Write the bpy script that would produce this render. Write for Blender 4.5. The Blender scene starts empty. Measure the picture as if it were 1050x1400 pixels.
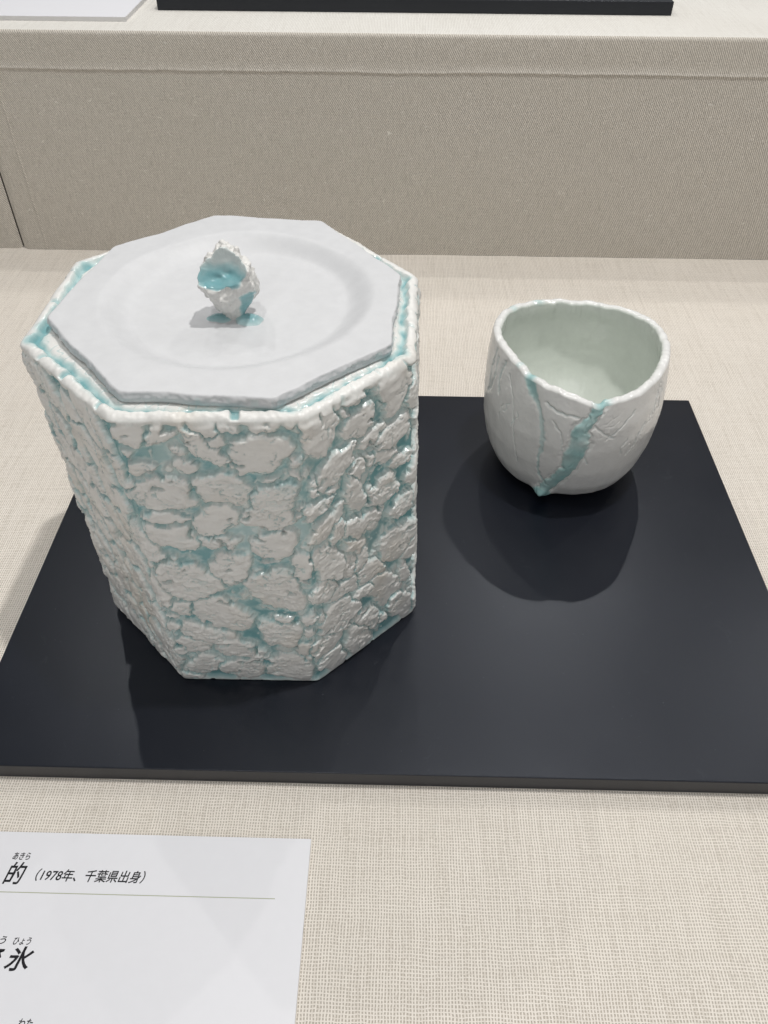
import bpy, bmesh, math, random
import numpy as np
from mathutils import Matrix, Vector

MM = 0.001
scene = bpy.context.scene
col = scene.collection

# ------------------------------------------------------------------ camera
F_PX, YAW, PITCH, ROLL = 1094.71, 0.0184, 0.7739, 0.0061
CAM = np.array([116.14, -183.18, 351.76])
def camera():
    cy, sy, cp, sp = math.cos(YAW), math.sin(YAW), math.cos(PITCH), math.sin(PITCH)
    f = Vector((-sy * cp, cy * cp, -sp)); r = Vector((cy, sy, 0)); u = r.cross(f)
    r2 = r * math.cos(ROLL) + u * math.sin(ROLL); u2 = -r * math.sin(ROLL) + u * math.cos(ROLL)
    cd = bpy.data.cameras.new('camera'); co = bpy.data.objects.new('camera', cd); col.objects.link(co)
    m = Matrix((r2, u2, -f)).transposed().to_4x4(); m.translation = Vector(CAM * MM)
    co.matrix_world = m
    cd.sensor_fit = 'VERTICAL'; cd.sensor_height = 24.0; cd.lens = 24.0 * F_PX / 1400.0
    cd.clip_start = 0.01; cd.clip_end = 20
    scene.camera = co
camera()

# ------------------------------------------------------------------ light
world = bpy.data.worlds.new('World'); scene.world = world; world.use_nodes = True
bg = world.node_tree.nodes['Background']
bg.inputs[0].default_value = (0.94, 0.97, 1.0, 1); bg.inputs[1].default_value = 0.22

def spot(name, loc, target, power, size=70, radius=9, blend=0.5, colr=(1.0, 0.98, 0.955)):
    d = bpy.data.lights.new(name, 'SPOT'); o = bpy.data.objects.new(name, d); col.objects.link(o)
    d.energy = power; d.color = colr; d.shadow_soft_size = radius * MM
    d.spot_size = math.radians(size); d.spot_blend = blend
    v = Vector(target) - Vector(loc)
    o.location = Vector(loc) * MM; o.rotation_euler = v.to_track_quat('-Z', 'Y').to_euler()
    return o
# ceiling track inside the case, plus one spot added for board sheen
spot('key_spot', (370, 170, 1250), (150, 260, 40), 26, 130, 16, 0.6)
spot('front_key_spot', (-40, -70, 1250), (90, 160, 40), 9, 115, 16, 0.6)
spot('bowl_spot_one', (455, 915, 1000), (226, 250, 0), 4.4, 105, 7, 0.6)
spot('bowl_spot_two', (200, 958, 1000), (236, 250, 0), 0.9, 105, 7, 0.6)
spot('board_sheen_spot', (960, 740, 1000), (330, 200, 0), 3.8, 90, 7, 0.6)  # added lamp: brings sheen to the right of the board
spot('jar_spot_one', (-114, 880, 1000), (40, 250, 0), 2.0, 105, 7, 0.6)
spot('jar_spot_two', (110, 838, 1000), (50, 250, 0), 0.5, 105, 7, 0.6)
spot('jar_spot_three', (-300, 740, 1000), (-50, 200, 0), 3.6, 90, 7, 0.6)
# soft fill added in front to lift the front faces, as room light would
ad = bpy.data.lights.new('front_fill_light', 'AREA'); ao = bpy.data.objects.new('front_fill_light', ad); col.objects.link(ao)
ad.shape = 'RECTANGLE'; ad.size = 1.6; ad.size_y = 0.9; ad.energy = 6.5; ad.color = (1.0, 0.985, 0.96)
ao.location = (0.1, -1.5, 1.5)
ao.rotation_euler = (Vector((0.1, 0.15, 0.05)) - ao.location).to_track_quat('-Z', 'Y').to_euler()

scene.view_settings.view_transform = 'Standard'; scene.view_settings.look = 'None'
scene.view_settings.exposure = 0.05; scene.view_settings.gamma = 1.0
scene.view_settings.use_curve_mapping = False
scene.render.engine = 'CYCLES'

# ------------------------------------------------------------------ helpers
def tag(o, label=None, cat=None, group=None, kind=None):
    if label: o['label'] = label
    if cat: o['category'] = cat
    if group: o['group'] = group
    if kind: o['kind'] = kind
    return o

def empty(name, loc=(0, 0, 0)):
    o = bpy.data.objects.new(name, None); col.objects.link(o); o.location = Vector(loc) * MM
    o.empty_display_size = 0.02
    return o

def link(name, me, mat, parent=None):
    o = bpy.data.objects.new(name, me); col.objects.link(o)
    if mat: me.materials.append(mat)
    if parent: o.parent = parent
    return o

def np_mesh(name, V, Q, attrs=None, normals=None):
    """V in mm (n,3), Q (m,4) quads; attrs: dict of float point attributes."""
    me = bpy.data.meshes.new(name)
    n, m = len(V), len(Q)
    me.vertices.add(n); me.loops.add(m * 4); me.polygons.add(m)
    me.vertices.foreach_set('co', (np.asarray(V, np.float32) * MM).ravel())
    me.loops.foreach_set('vertex_index', np.asarray(Q, np.int32).ravel())
    me.polygons.foreach_set('loop_start', np.arange(0, m * 4, 4, dtype=np.int32))
    me.polygons.foreach_set('use_smooth', np.ones(m, bool))
    for k, a in (attrs or {}).items():
        at = me.attributes.new(k, 'FLOAT', 'POINT'); at.data.foreach_set('value', np.asarray(a, np.float32))
    me.update(calc_edges=True)
    if normals is not None:
        me.normals_split_custom_set_from_vertices(np.asarray(normals, np.float32).tolist())
    return me

def vert_normals(V, Q):
    a, b, c, d = V[Q[:, 0]], V[Q[:, 1]], V[Q[:, 2]], V[Q[:, 3]]
    fn = np.cross(c - a, d - b)
    N = np.zeros_like(V)
    for k in range(4): 
        for ax in range(3): N[:, ax] += np.bincount(Q[:, k], fn[:, ax], len(V))
    return N / (np.linalg.norm(N, axis=1, keepdims=True) + 1e-12)

def sub_mesh(name, V, Q, mask, attrs, N):
    q = Q[mask]; idx, inv = np.unique(q, return_inverse=True)
    return np_mesh(name, V[idx], inv.reshape(-1, 4), {k: a[idx] for k, a in attrs.items()}, N[idx])

_rs = np.random.RandomState(7)
_perm = np.tile(_rs.permutation(512), 2)
_gx = np.cos(np.arange(512) * 2.399963); _gy = np.sin(np.arange(512) * 2.399963)
def pn(x, y, seed=0):
    """2-D gradient noise, about -0.8..0.8"""
    x = np.asarray(x, float) + seed * 17.31; y = np.asarray(y, float) - seed * 9.73
    xi = np.floor(x).astype(int); yi = np.floor(y).astype(int); fx = x - xi; fy = y - yi
    u = fx * fx * fx * (fx * (fx * 6 - 15) + 10); v = fy * fy * fy * (fy * (fy * 6 - 15) + 10)
    def g(ix, iy, dx, dy):
        h = _perm[(_perm[ix & 511] + iy) & 511]
        return _gx[h] * dx + _gy[h] * dy
    a = g(xi, yi, fx, fy); b = g(xi + 1, yi, fx - 1, fy); c = g(xi, yi + 1, fx, fy - 1); d = g(xi + 1, yi + 1, fx - 1, fy - 1)
    return 1.4 * ((a + (b - a) * u) * (1 - v) + (c + (d - c) * u) * v)
def fbm(x, y, o=4, seed=0):
    s = 0; a = 1.0
    for k in range(o):
        s = s + a * pn(x, y, seed + k * 3); x = x * 2.03; y = y * 2.03; a *= 0.5
    return s
def sst(a, b, x):
    t = np.clip((x - a) / (b - a), 0, 1); return t * t * (3 - 2 * t)

# ---- materials
def mat(name):
    m = bpy.data.materials.new(name); m.use_nodes = True
    nt = m.node_tree; return m, nt, nt.nodes['Principled BSDF']
class NT:
    def __init__(s, nt): s.nt = nt
    def n(s, t, **kw):
        x = s.nt.nodes.new(t)
        for k, v in kw.items(): setattr(x, k, v)
        return x
    def put(s, sock, v):
        if isinstance(v, (int, float)): sock.default_value = v
        elif isinstance(v, (tuple, list)): sock.default_value = v
        else: s.nt.links.new(v, sock)
    def math(s, op, a, b=0.0, c=0.0):
        x = s.n('ShaderNodeMath', operation=op)
        s.put(x.inputs[0], a); s.put(x.inputs[1], b); s.put(x.inputs[2], c); return x.outputs[0]
    def noise(s, vec, scale, detail=3, rough=0.5, dist=0.0):
        x = s.n('ShaderNodeTexNoise'); s.put(x.inputs['Vector'], vec); s.put(x.inputs['Scale'], scale)
        s.put(x.inputs['Detail'], detail); s.put(x.inputs['Roughness'], rough); s.put(x.inputs['Distortion'], dist); return x.outputs['Fac']
    def ramp(s, fac, stops, interp='LINEAR'):
        x = s.n('ShaderNodeValToRGB'); cr = x.color_ramp; cr.interpolation = interp
        while len(cr.elements) < len(stops): cr.elements.new(0.5)
        for e, (p, c) in zip(cr.elements, stops): e.position = p; e.color = (*c, 1) if len(c) == 3 else c
        s.put(x.inputs[0], fac); return x.outputs[0]
    def mix(s, fac, a, b, blend='MIX'):
        x = s.n('ShaderNodeMix', data_type='RGBA', blend_type=blend)
        s.put(x.inputs[0], fac); s.put(x.inputs[6], a); s.put(x.inputs[7], b); return x.outputs[2]
    def mapr(s, v, a, b, c, d):
        x = s.n('ShaderNodeMapRange'); s.put(x.inputs[0], v)
        for i, q in enumerate((a, b, c, d)): x.inputs[1 + i].default_value = q
        return x.outputs[0]
    def bump(s, h, strength, dist, normal=None):
        x = s.n('ShaderNodeBump'); s.put(x.inputs['Height'], h); x.inputs['Strength'].default_value = strength
        x.inputs['Distance'].default_value = dist
        if normal is not None: s.nt.links.new(normal, x.inputs['Normal'])
        return x.outputs[0]
    def mapping(s, vec, scale):
        x = s.n('ShaderNodeMapping'); s.put(x.inputs[0], vec); x.inputs['Scale'].default_value = scale; return x.outputs[0]
    def comb(s, x, y, z):
        c = s.n('ShaderNodeCombineXYZ'); s.put(c.inputs[0], x); s.put(c.inputs[1], y); s.put(c.inputs[2], z); return c.outputs[0]

def ceramic(name, white, rough_w=0.5, deep=(0.19, 0.395, 0.415), mid=(0.52, 0.655, 0.645), sss=0.0, grain=0.6, rough_g=0.07, tan_scale=0.0):
    """porcelain whose float attribute 'glaze' says how thick the turquoise glaze lies"""
    m, nt, b = mat(name); N = NT(nt)
    co = N.n('ShaderNodeTexCoord').outputs['Object']
    a = N.n('ShaderNodeAttribute', attribute_name='glaze').outputs['Fac']
    n1 = N.noise(co, 160, 4, 0.6)
    wv = N.mix(N.mapr(n1, 0.3, 0.7, 0, 1), (*[c * 0.94 for c in white], 1), (*white, 1))
    if tan_scale:
        t = N.mapr(N.noise(co, tan_scale, 2, 0.5), 0.55, 0.72, 0, 0.35)
        wv = N.mix(t, wv, (0.66, 0.57, 0.45, 1))
    g = N.math('ADD', a, N.math('MULTIPLY', N.math('SUBTRACT', N.noise(co, 260, 3, 0.6), 0.5), N.math('MULTIPLY', a, 0.35)))
    c1 = N.mix(N.mapr(g, 0.05, 0.5, 0, 1), wv, (*mid, 1))
    c2 = N.mix(N.mapr(g, 0.45, 1.0, 0, 1), c1, (*deep, 1))
    nt.links.new(c2, b.inputs['Base Color'])
    nt.links.new(N.mapr(a, 0.08, 0.5, rough_w, rough_g), b.inputs['Roughness'])
    fine = N.noise(co, 900, 4, 0.65)
    med = N.noise(co, 300, 3, 0.6)
    amt = N.mapr(a, 0.1, 0.6, 1.0, 0.08)
    h = N.math('MULTIPLY', N.math('ADD', fine, N.math('MULTIPLY', med, 1.2)), amt)
    nt.links.new(N.bump(h, grain, 0.0006), b.inputs['Normal'])
    if sss:
        b.inputs['Subsurface Weight'].default_value = sss; b.inputs['Subsurface Radius'].default_value = (1, 0.95, 0.9)
        b.inputs['Subsurface Scale'].default_value = 0.002
    return m

def cloth(name, pitch, twill=False, top=False):
    m, nt, b = mat(name); N = NT(nt)
    co = N.n('ShaderNodeTexCoord').outputs['Object']
    sep = N.n('ShaderNodeSeparateXYZ'); nt.links.new(co, sep.inputs[0])
    X = sep.outputs[0]; Y = sep.outputs[2] if twill else sep.outputs[1]
    k = 2 * math.pi / (pitch * MM)
    w1 = N.math('SUBTRACT', N.noise(N.mapping(co, (40, 40, 40)), 1, 2), 0.5)
    w2 = N.math('SUBTRACT', N.noise(N.mapping(co, (55, 47, 51)), 1.3, 2), 0.5)
    f1 = N.math('SUBTRACT', N.noise(co, 420, 2), 0.5); f2 = N.math('SUBTRACT', N.noise(co, 470, 2), 0.5)
    if twill:
        px = N.math('ADD', N.math('MULTIPLY', N.math('ADD', X, N.math('MULTIPLY', Y, 0.62)), k), N.math('ADD', N.math('MULTIPLY', w1, 7), N.math('MULTIPLY', f1, 3.0)))
        py = N.math('ADD', N.math('MULTIPLY', X, k * 1.9), N.math('ADD', N.math('MULTIPLY', w2, 5), N.math('MULTIPLY', f2, 2.2)))
    else:
        px = N.math('ADD', N.math('MULTIPLY', X, k), N.math('ADD', N.math('MULTIPLY', w1, 8), N.math('MULTIPLY', f1, 3.2)))
        py = N.math('ADD', N.math('MULTIPLY', Y, k * 0.93), N.math('ADD', N.math('MULTIPLY', w2, 8), N.math('MULTIPLY', f2, 3.2)))
    tx = N.mapr(N.math('SINE', px), -0.75, 0.35, 0, 1); ty = N.mapr(N.math('SINE', py), -0.75 if twill else -0.25, 0.35 if twill else 0.8, 0, 1)
    # uneven yarns: each direction gets thick and thin, light and dark runs
    a1 = (640, 26, 60) if not twill else (700, 60, 90); a2 = (26, 640, 60) if not twill else (90, 60, 700)
    s1 = N.noise(N.mapping(co, a1), 1, 2, 0.6); s2 = N.noise(N.mapping(co, a2), 1, 2, 0.6)
    tx = N.math('MULTIPLY', tx, N.mapr(s1, 0.28, 0.72, 0.5, 1.12)); ty = N.math('MULTIPLY', ty, N.mapr(s2, 0.28, 0.72, 0.5, 1.12))
    h = N.math('MAXIMUM', tx, ty)
    if twill: h = N.math('ADD', N.math('MULTIPLY', tx, 0.75), N.math('MULTIPLY', ty, 0.35))
    fluff = N.noise(co, 1500, 3, 0.7)
    lo = (0.53, 0.475, 0.405); hi = (0.91, 0.85, 0.77)
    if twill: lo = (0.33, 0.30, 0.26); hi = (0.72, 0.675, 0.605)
    if top: lo = (0.60, 0.57, 0.52); hi = (0.85, 0.83, 0.78)  # extra light on the step's top is put into this paler colour
    c = N.ramp(N.math('ADD', h, N.math('MULTIPLY', N.math('SUBTRACT', N.math('ADD', N.math('MULTIPLY', fluff, 0.55), N.math('MULTIPLY', N.noise(co, 640, 2, 0.6), 0.45)), 0.5), 1.3)), [(0.12, lo), (0.85, hi)])
    # broad unevenness, lint and a few dark specks
    c = N.mix(N.mapr(N.noise(co, 12, 3), 0.3, 0.7, 0.0, 0.10), c, (0.50, 0.45, 0.37, 1))
    lint = N.noise(N.mapping(co, (210, 210, 290)), 1, 3, 0.6, 1.5)
    c = N.mix(N.mapr(lint, 0.64 if twill else 0.69, 0.74, 0, 0.75 if twill else 0.35), c, (0.80, 0.77, 0.71, 1))
    vo = N.n('ShaderNodeTexVoronoi'); N.put(vo.inputs['Vector'], co); vo.inputs['Scale'].default_value = 38
    sp = N.math('MULTIPLY', N.mapr(vo.outputs['Distance'], 0.018, 0.03, 1, 0), N.math('GREATER_THAN', N.noise(co, 21, 0), 0.55))
    if not twill: c = N.mix(sp, c, (0.09, 0.08, 0.07, 1))
    nt.links.new(c, b.inputs['Base Color']); b.inputs['Roughness'].default_value = 0.92
    b.inputs['Specular IOR Level'].default_value = 0.15
    b.inputs['Sheen Weight'].default_value = 0.15
    hh = N.math('ADD', h, N.math('ADD', N.math('MULTIPLY', fluff, 0.35), N.math('MULTIPLY', N.mapr(lint, 0.66, 0.78, 0, 1), 0.6)))
    nt.links.new(N.bump(hh, 0.55, 0.0005), b.inputs['Normal'])
    return m

def board_mat(name, base=(0.0032, 0.0042, 0.0085), edge=False):
    m, nt, b = mat(name); N = NT(nt)
    co = N.n('ShaderNodeTexCoord').outputs['Object']
    n1 = N.noise(co, 9, 4, 0.6)
    # chalky scuffs with a shape of their own
    sc = N.noise(N.mapping(co, (60, 34, 60)), 1, 6, 0.72, 0.8)
    sm = N.math('MULTIPLY', N.mapr(sc, 0.62, 0.80, 0, 0.20), N.mapr(N.noise(co, 11, 2), 0.46, 0.66, 0, 1))
    dust = N.mapr(N.noise(co, 620, 2, 0.5), 0.735, 0.79, 0, 0.22)
    sm = N.math('MAXIMUM', sm, dust)
    c = N.mix(sm, (*base, 1), (0.30, 0.31, 0.34, 1))
    c = N.mix(N.mapr(n1, 0.3, 0.7, 0, 0.5), c, (base[0] * 1.4, base[1] * 1.35, base[2] * 1.35, 1))
    nt.links.new(c, b.inputs['Base Color'])
    nt.links.new(N.mapr(N.noise(co, 30, 5, 0.65), 0.3, 0.7, 0.30, 0.35), b.inputs['Roughness'])
    b.inputs['Specular IOR Level'].default_value = 0.54
    b.inputs['Specular Tint'].default_value = (0.86, 0.91, 1.0, 1)
    nt.links.new(N.bump(N.noise(co, 2600, 2, 0.6), 0.25, 0.0002), b.inputs['Normal'])
    return m

def plain(name, colr, rough=0.6, bump=0.0, scale=500, var=0.03):
    m, nt, b = mat(name); N = NT(nt)
    co = N.n('ShaderNodeTexCoord').outputs['Object']
    n = N.noise(co, scale * 0.2, 4, 0.6)
    nt.links.new(N.mix(N.mapr(n, 0.3, 0.7, 0, 1), (*[c * (1 - var) for c in colr], 1), (*colr, 1)), b.inputs['Base Color'])
    b.inputs['Roughness'].default_value = rough
    if bump: nt.links.new(N.bump(N.noise(co, scale, 3), bump, 0.0002), b.inputs['Normal'])
    return m

M_FLOOR = cloth('woven_cloth', 1.28)
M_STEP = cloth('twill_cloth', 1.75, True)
M_STEP_TOP_LIT = cloth('step_top_lit_cloth', 1.28, False, True)
M_BOARD = board_mat('black_board')
M_BOARD_BACK = board_mat('black_board_behind', (0.004, 0.0045, 0.006))
M_CARD = plain('card_stock', (0.82, 0.82, 0.85), 0.45, 0.05, 900, 0.015)
M_CORE = plain('card_core', (0.62, 0.61, 0.60), 0.8)
M_INK = plain('ink', (0.006, 0.006, 0.009), 0.85)
M_RULE = plain('rule_ink', (0.40, 0.42, 0.28), 0.5)
M_GAP = plain('joint_shadow_board', (0.10, 0.09, 0.08), 0.9)
M_JAR = ceramic('crusted_porcelain', (0.80, 0.79, 0.76), 0.33, grain=0.16, tan_scale=26)
M_LID = ceramic('bisque_porcelain', (0.645, 0.65, 0.66), 0.46, grain=0.08)
M_KNOB = ceramic('knob_porcelain', (0.74, 0.73, 0.70), 0.5, (0.19, 0.40, 0.43), (0.48, 0.62, 0.62), grain=0.3)
M_BOWL = ceramic('bowl_porcelain', (0.82, 0.815, 0.795), 0.20, (0.25, 0.49, 0.49), (0.54, 0.68, 0.665), grain=0.08)

# ------------------------------------------------------------------ boxes
def box(name, x0, x1, y0, y1, z0, z1, m, parent=None, bev=0.0, seg=2, mats=None):
    bm = bmesh.new(); bmesh.ops.create_cube(bm, size=1)
    for v in bm.verts:
        v.co = Vector(((x0 + x1) / 2 + v.co.x * (x1 - x0), (y0 + y1) / 2 + v.co.y * (y1 - y0), (z0 + z1) / 2 + v.co.z * (z1 - z0))) * MM
    if bev:
        bmesh.ops.bevel(bm, geom=bm.edges[:], offset=bev * MM, segments=seg, profile=0.5, affect='EDGES')
        for f in bm.faces: f.smooth = False
    me = bpy.data.meshes.new(name); bm.to_mesh(me); bm.free()
    return link(name, me, m, parent)

ZF = -10.9          # cloth level below the board's top face (z = 0)
JX, JY = 44.62, 132.36

# ------------------------------------------------------------------ the setting
def grid_sheet(name, xs, ys, zf, m):
    X, Y = np.meshgrid(xs, ys); Z = zf(X, Y)
    V = np.stack([X, Y, Z], -1).reshape(-1, 3); nx, ny = len(xs), len(ys)
    i = np.arange(ny - 1)[:, None] * nx + np.arange(nx - 1)[None]
    Q = np.stack([i, i + 1, i + nx + 1, i + nx], -1).reshape(-1, 4)
    return link(name, np_mesh(name, V, Q), m)
floor = grid_sheet('display_floor', np.linspace(-900, 1100, 201), np.linspace(-600, 560, 117),
                   lambda X, Y: ZF + 0.25 * pn(X / 60, Y / 60, 3) - 0.15, M_FLOOR)
tag(floor, 'cream woven cloth floor of the display case under board and card', 'display floor', kind='structure')

step = empty('display_step', (0, 544, ZF))
tag(step, 'raised step covered in beige twill cloth behind the jar and bowl', 'display step', kind='structure')
def panel(x0, x1, yoff):
    """one upholstered block of the step; its front face carries a folded hem a little below the top"""
    ztop, R = 177.0, 3.0
    xs = np.arange(x0, x1 + 0.1, 4.0); xs[-1] = x1
    prof = [(0.0, ZF)] + [(0.0, z) for z in np.arange(ZF + 6, 146, 6)]
    prof += [(0.0, 147.0), (-0.25, 148.2), (-0.75, 148.9), (-0.85, 149.5), (-0.4, 150.2), (-0.05, 151.2), (0.0, 156), (0.0, 165)]
    prof += [(R * (1 - math.cos(a)), ztop - R + R * math.sin(a)) for a in np.linspace(0, math.pi / 2, 7)]
    prof += [(12, ztop), (60, ztop), (160, ztop), (600, ztop)]
    prof = np.array(prof)
    X, K = np.meshgrid(xs, np.arange(len(prof)))
    Yp = prof[K, 0]; Zp = prof[K, 1].copy()
    wob = 0.35 * pn(X / 45, Zp / 60, 5) * (Yp < 4)
    seam = (np.abs(prof[K, 1] - 149.3) < 1.5)
    Zp = Zp + seam * (0.5 * pn(X / 14, X * 0, 9) + 0.9 * pn(X / 90, X * 0, 4))
    Y = 544 + yoff + 0.0 + Yp + wob - 0.0104 * X * 0 - 0.3 * seam * np.abs(pn(X / 5, X * 0, 2))
    # side returns at both ends
    edge0 = np.clip(1 - (X - x0) / 3.0, 0, 1); edge1 = np.clip(1 - (x1 - X) / 3.0, 0, 1)
    Y = Y + 2.5 * (edge0 ** 2 + edge1 ** 2) * (Yp < 4)
    V = np.stack([X, Y, Zp], -1).reshape(-1, 3); nx, ny = len(xs), len(prof)
    i = np.arange(ny - 1)[:, None] * nx + np.arange(nx - 1)[None]
    Q = np.stack([i, i + 1, i + nx + 1, i + nx], -1).reshape(-1, 4)
    V = V - np.array([0, 544, ZF])
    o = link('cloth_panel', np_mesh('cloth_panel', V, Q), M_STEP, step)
    o.data.materials.append(M_STEP_TOP_LIT)
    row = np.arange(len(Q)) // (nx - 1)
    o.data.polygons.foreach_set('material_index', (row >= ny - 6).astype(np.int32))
    return o
panel(-248.6, 1000, 0.0)
panel(-900, -250.4, 1.2)
b_ = box('joint_backing', -262, -236, 4 + 3, 12 + 3, 0, 184, M_GAP, step)
# raw vertical selvedge stitched down the panel beside the joint
def selvedge():
    zs = np.arange(0, 157, 1.5); prof = np.array([(-1.6, 0.3), (-0.9, -0.45), (0.0, -0.6), (0.9, -0.4), (1.6, 0.3)])
    Z, K = np.meshgrid(zs, np.arange(5), indexing='ij')
    X = -225.5 + prof[K, 0] * (0.7 + 0.5 * pn(Z / 4, Z * 0, 3)) + 0.5 * pn(Z / 16, Z * 0 + 3.1, 1) - Z * 0.006
    Y = prof[K, 1] * (0.6 + 0.6 * np.abs(pn(Z / 3, Z * 0, 6))) - 0.1
    V = np.stack([X, Y, Z + 1], -1).reshape(-1, 3); n = len(zs)
    i = np.arange(n - 1)[:, None] * 5 + np.arange(4)[None]
    Q = np.stack([i, i + 1, i + 6, i + 5], -1).reshape(-1, 4)
    return link('selvedge', np_mesh('selvedge', V, Q), M_STEP, step)
selvedge()

# ------------------------------------------------------------------ boards and cards
brd = box('display_board', -90.1, 331.0, 0.0, 300.5, ZF, 0.0, M_BOARD, None, 0.5, 2)
tag(brd, 'satin black display board under the jar and the bowl', 'display board')
brd2 = box('display_board', -97, 345.5, 611.5, 900, 177.0, 187.5, M_BOARD_BACK, None, 0.5, 2)
tag(brd2, 'black display board lying on the raised cloth step', 'display board')

def card(name, x0, x1, y0, y1, z0, z1, rnd=0.25):
    root = empty(name, ((x0 + x1) / 2, y0, z0))
    def loc(o): o.location = -root.location; return o
    loc(box('card_core', x0, x1, y0, y1, z0, z1 - 0.25, M_CORE, root))
    loc(box('card_face', x0 - 0.02, x1 + 0.02, y0 - 0.02, y1 + 0.02, z1 - 0.25, z1, M_CARD, root))
    return root
c1 = card('caption_card', -75, 81.0, -135, -27.4, ZF, -9.4)
tag(c1, 'white caption card with black Japanese lettering on the woven cloth', 'caption card')
c2 = card('caption_card', -300, -114.8, 573.0, 680, 177.0, 180.5)
tag(c2, 'blank white card lying on the raised cloth step', 'caption card')

def lettering(txt, x0, x1, y0, y1, bold=0.0, shear=0.22):
    cu = bpy.data.curves.new('lettering', 'FONT'); cu.body = txt; cu.shear = shear; cu.offset = bold; cu.resolution_u = 4
    to = bpy.data.objects.new('lettering', cu); col.objects.link(to)
    bpy.context.view_layer.update()
    me = bpy.data.meshes.new_from_object(to.evaluated_get(bpy.context.evaluated_depsgraph_get()))
    bpy.data.objects.remove(to)
    me.name = 'lettering'
    n = len(me.vertices); co = np.empty(n * 3, np.float32); me.vertices.foreach_get('co', co); co = co.reshape(-1, 3)
    lo, hi = co.min(0), co.max(0)
    co[:, 0] = x0 + (co[:, 0] - lo[0]) / (hi[0] - lo[0]) * (x1 - x0)
    co[:, 1] = y0 + (co[:, 1] - lo[1]) / (hi[1] - lo[1]) * (y1 - y0)
    co[:, 2] = -9.4 + 0.05
    me.vertices.foreach_set('co', (co * MM).ravel()); me.update(); me.materials.clear()
    o = link('lettering', me, M_INK, c1); o.location = -c1.location
    return o
lettering('あきら', -51.5, -43.8, -39.9, -36.6, 0.016)
lettering('的', -52.2, -43.4, -50.5, -40.8, 0.012)
lettering('（1978年、千葉県出身）', -38.5, 9.6, -48.9, -43.4, 0.014)
lettering('う', -44.6, -42.1, -74.5, -71.4, 0.016)
lettering('ひょう', -38.9, -31.6, -74.6, -71.6, 0.016)
lettering('流', -51.5, -41.2, -84.4, -75.0, 0.010)
lettering('氷', -39.6, -28.8, -84.4, -75.1, 0.018)
lettering('わた', -26.9, -21.0, -104.0, -100.9, 0.016)
r_ = box('printed_rule', -70, 67.7, -53.93, -53.6, -9.4, -9.36, M_RULE, c1); r_.location = -c1.location

# ------------------------------------------------------------------ the lidded jar
jar = empty('lidded_jar', (JX, JY, 0))
tag(jar, 'octagonal white porcelain jar with crusted walls, turquoise glaze and flat lid', 'jar')
LSIDE, HJ = 69.0, 169.0
PB = np.array([(34.2, -82.3), (83.7, -34.6), (83, 35), (34.5, 83), (-34.5, 83), (-83, 35), (-82.3, -35.8), (-35.6, -82.8)], float)
PT = np.array([(36.8, -79.3), (79.5, -37.0), (80.9, 31), (36.8, 82), (-36.9, 84), (-85.0, 41), (-86.9, -31.8), (-36.0, -81.8)], float)
FRONT = [(-28.0,161.1,7.3,5.8,86),(-17.5,161.1,7.9,5.0,50),(-2.1,153.6,12.1,4.4,-53),(-2.0,163.5,7.2,3.5,-13),(3.3,157.6,3.6,3.1,26),(-12.0,152.2,2.7,2.3,50),(-10.4,145.2,4.6,3.5,-23),(-27.3,144.4,6.4,3.5,-9),(-22.6,130.4,14.0,8.5,-3),(-22.1,116.8,9.1,3.4,2),(2.2,132.9,10.5,8.7,7),(-3.2,114.8,9.4,8.2,52),(-3.3,102.5,8.2,4.5,4),(-21.6,105.5,10.7,7.2,-2),(17.7,151.5,11.2,10.2,35),(7.0,164.6,4.7,2.8,-5),(20.6,164.2,5.5,2.7,2),(29.4,165.3,3.3,2.3,22),(31.3,147.5,3.3,2.2,85),(30.1,140.0,3.1,2.2,83),(20.8,138.8,3.6,1.9,2),(20.1,122.0,13.2,9.6,75),(30.5,120.4,4.2,2.3,86),(19.0,100.0,10.1,9.0,66),(30.9,86.6,10.0,4.7,86),(19.1,70.8,14.0,11.0,-76),(19.9,49.7,4.2,3.8,26),(32.8,49.9,5.5,3.3,43),(18.2,39.7,10.3,9.7,-9),(31.4,40.5,4.5,2.8,85),(28.4,28.3,6.5,4.9,82),(-1.7,11.2,11.5,8.7,12),(21.0,12.3,12.0,10.0,-9),(31.6,20.6,3.6,3.0,10),(-0.3,85.8,11.7,8.4,76),(-20.5,77.8,13.4,12.2,-58),(-21.4,89.9,5.2,2.7,13),(-25.5,58.2,6.2,5.7,40),(-8.7,54.2,14.3,10.7,-50),(-32.2,44.4,4.9,4.1,44),(-15.9,38.5,15.9,6.3,-24),(-25.0,31.3,9.0,6.6,-18),(-32.3,25.2,4.2,3.3,-62),(-1.7,25.3,11.6,5.5,-9),(-22.3,13.2,9.8,7.3,36),(-29.8,4.7,6.8,3.8,7),(-34.2,88.4,4.4,2.5,69),(-31.1,52.7,3.0,2.5,44),(-32.0,151.1,2.8,2.0,76)]
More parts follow.
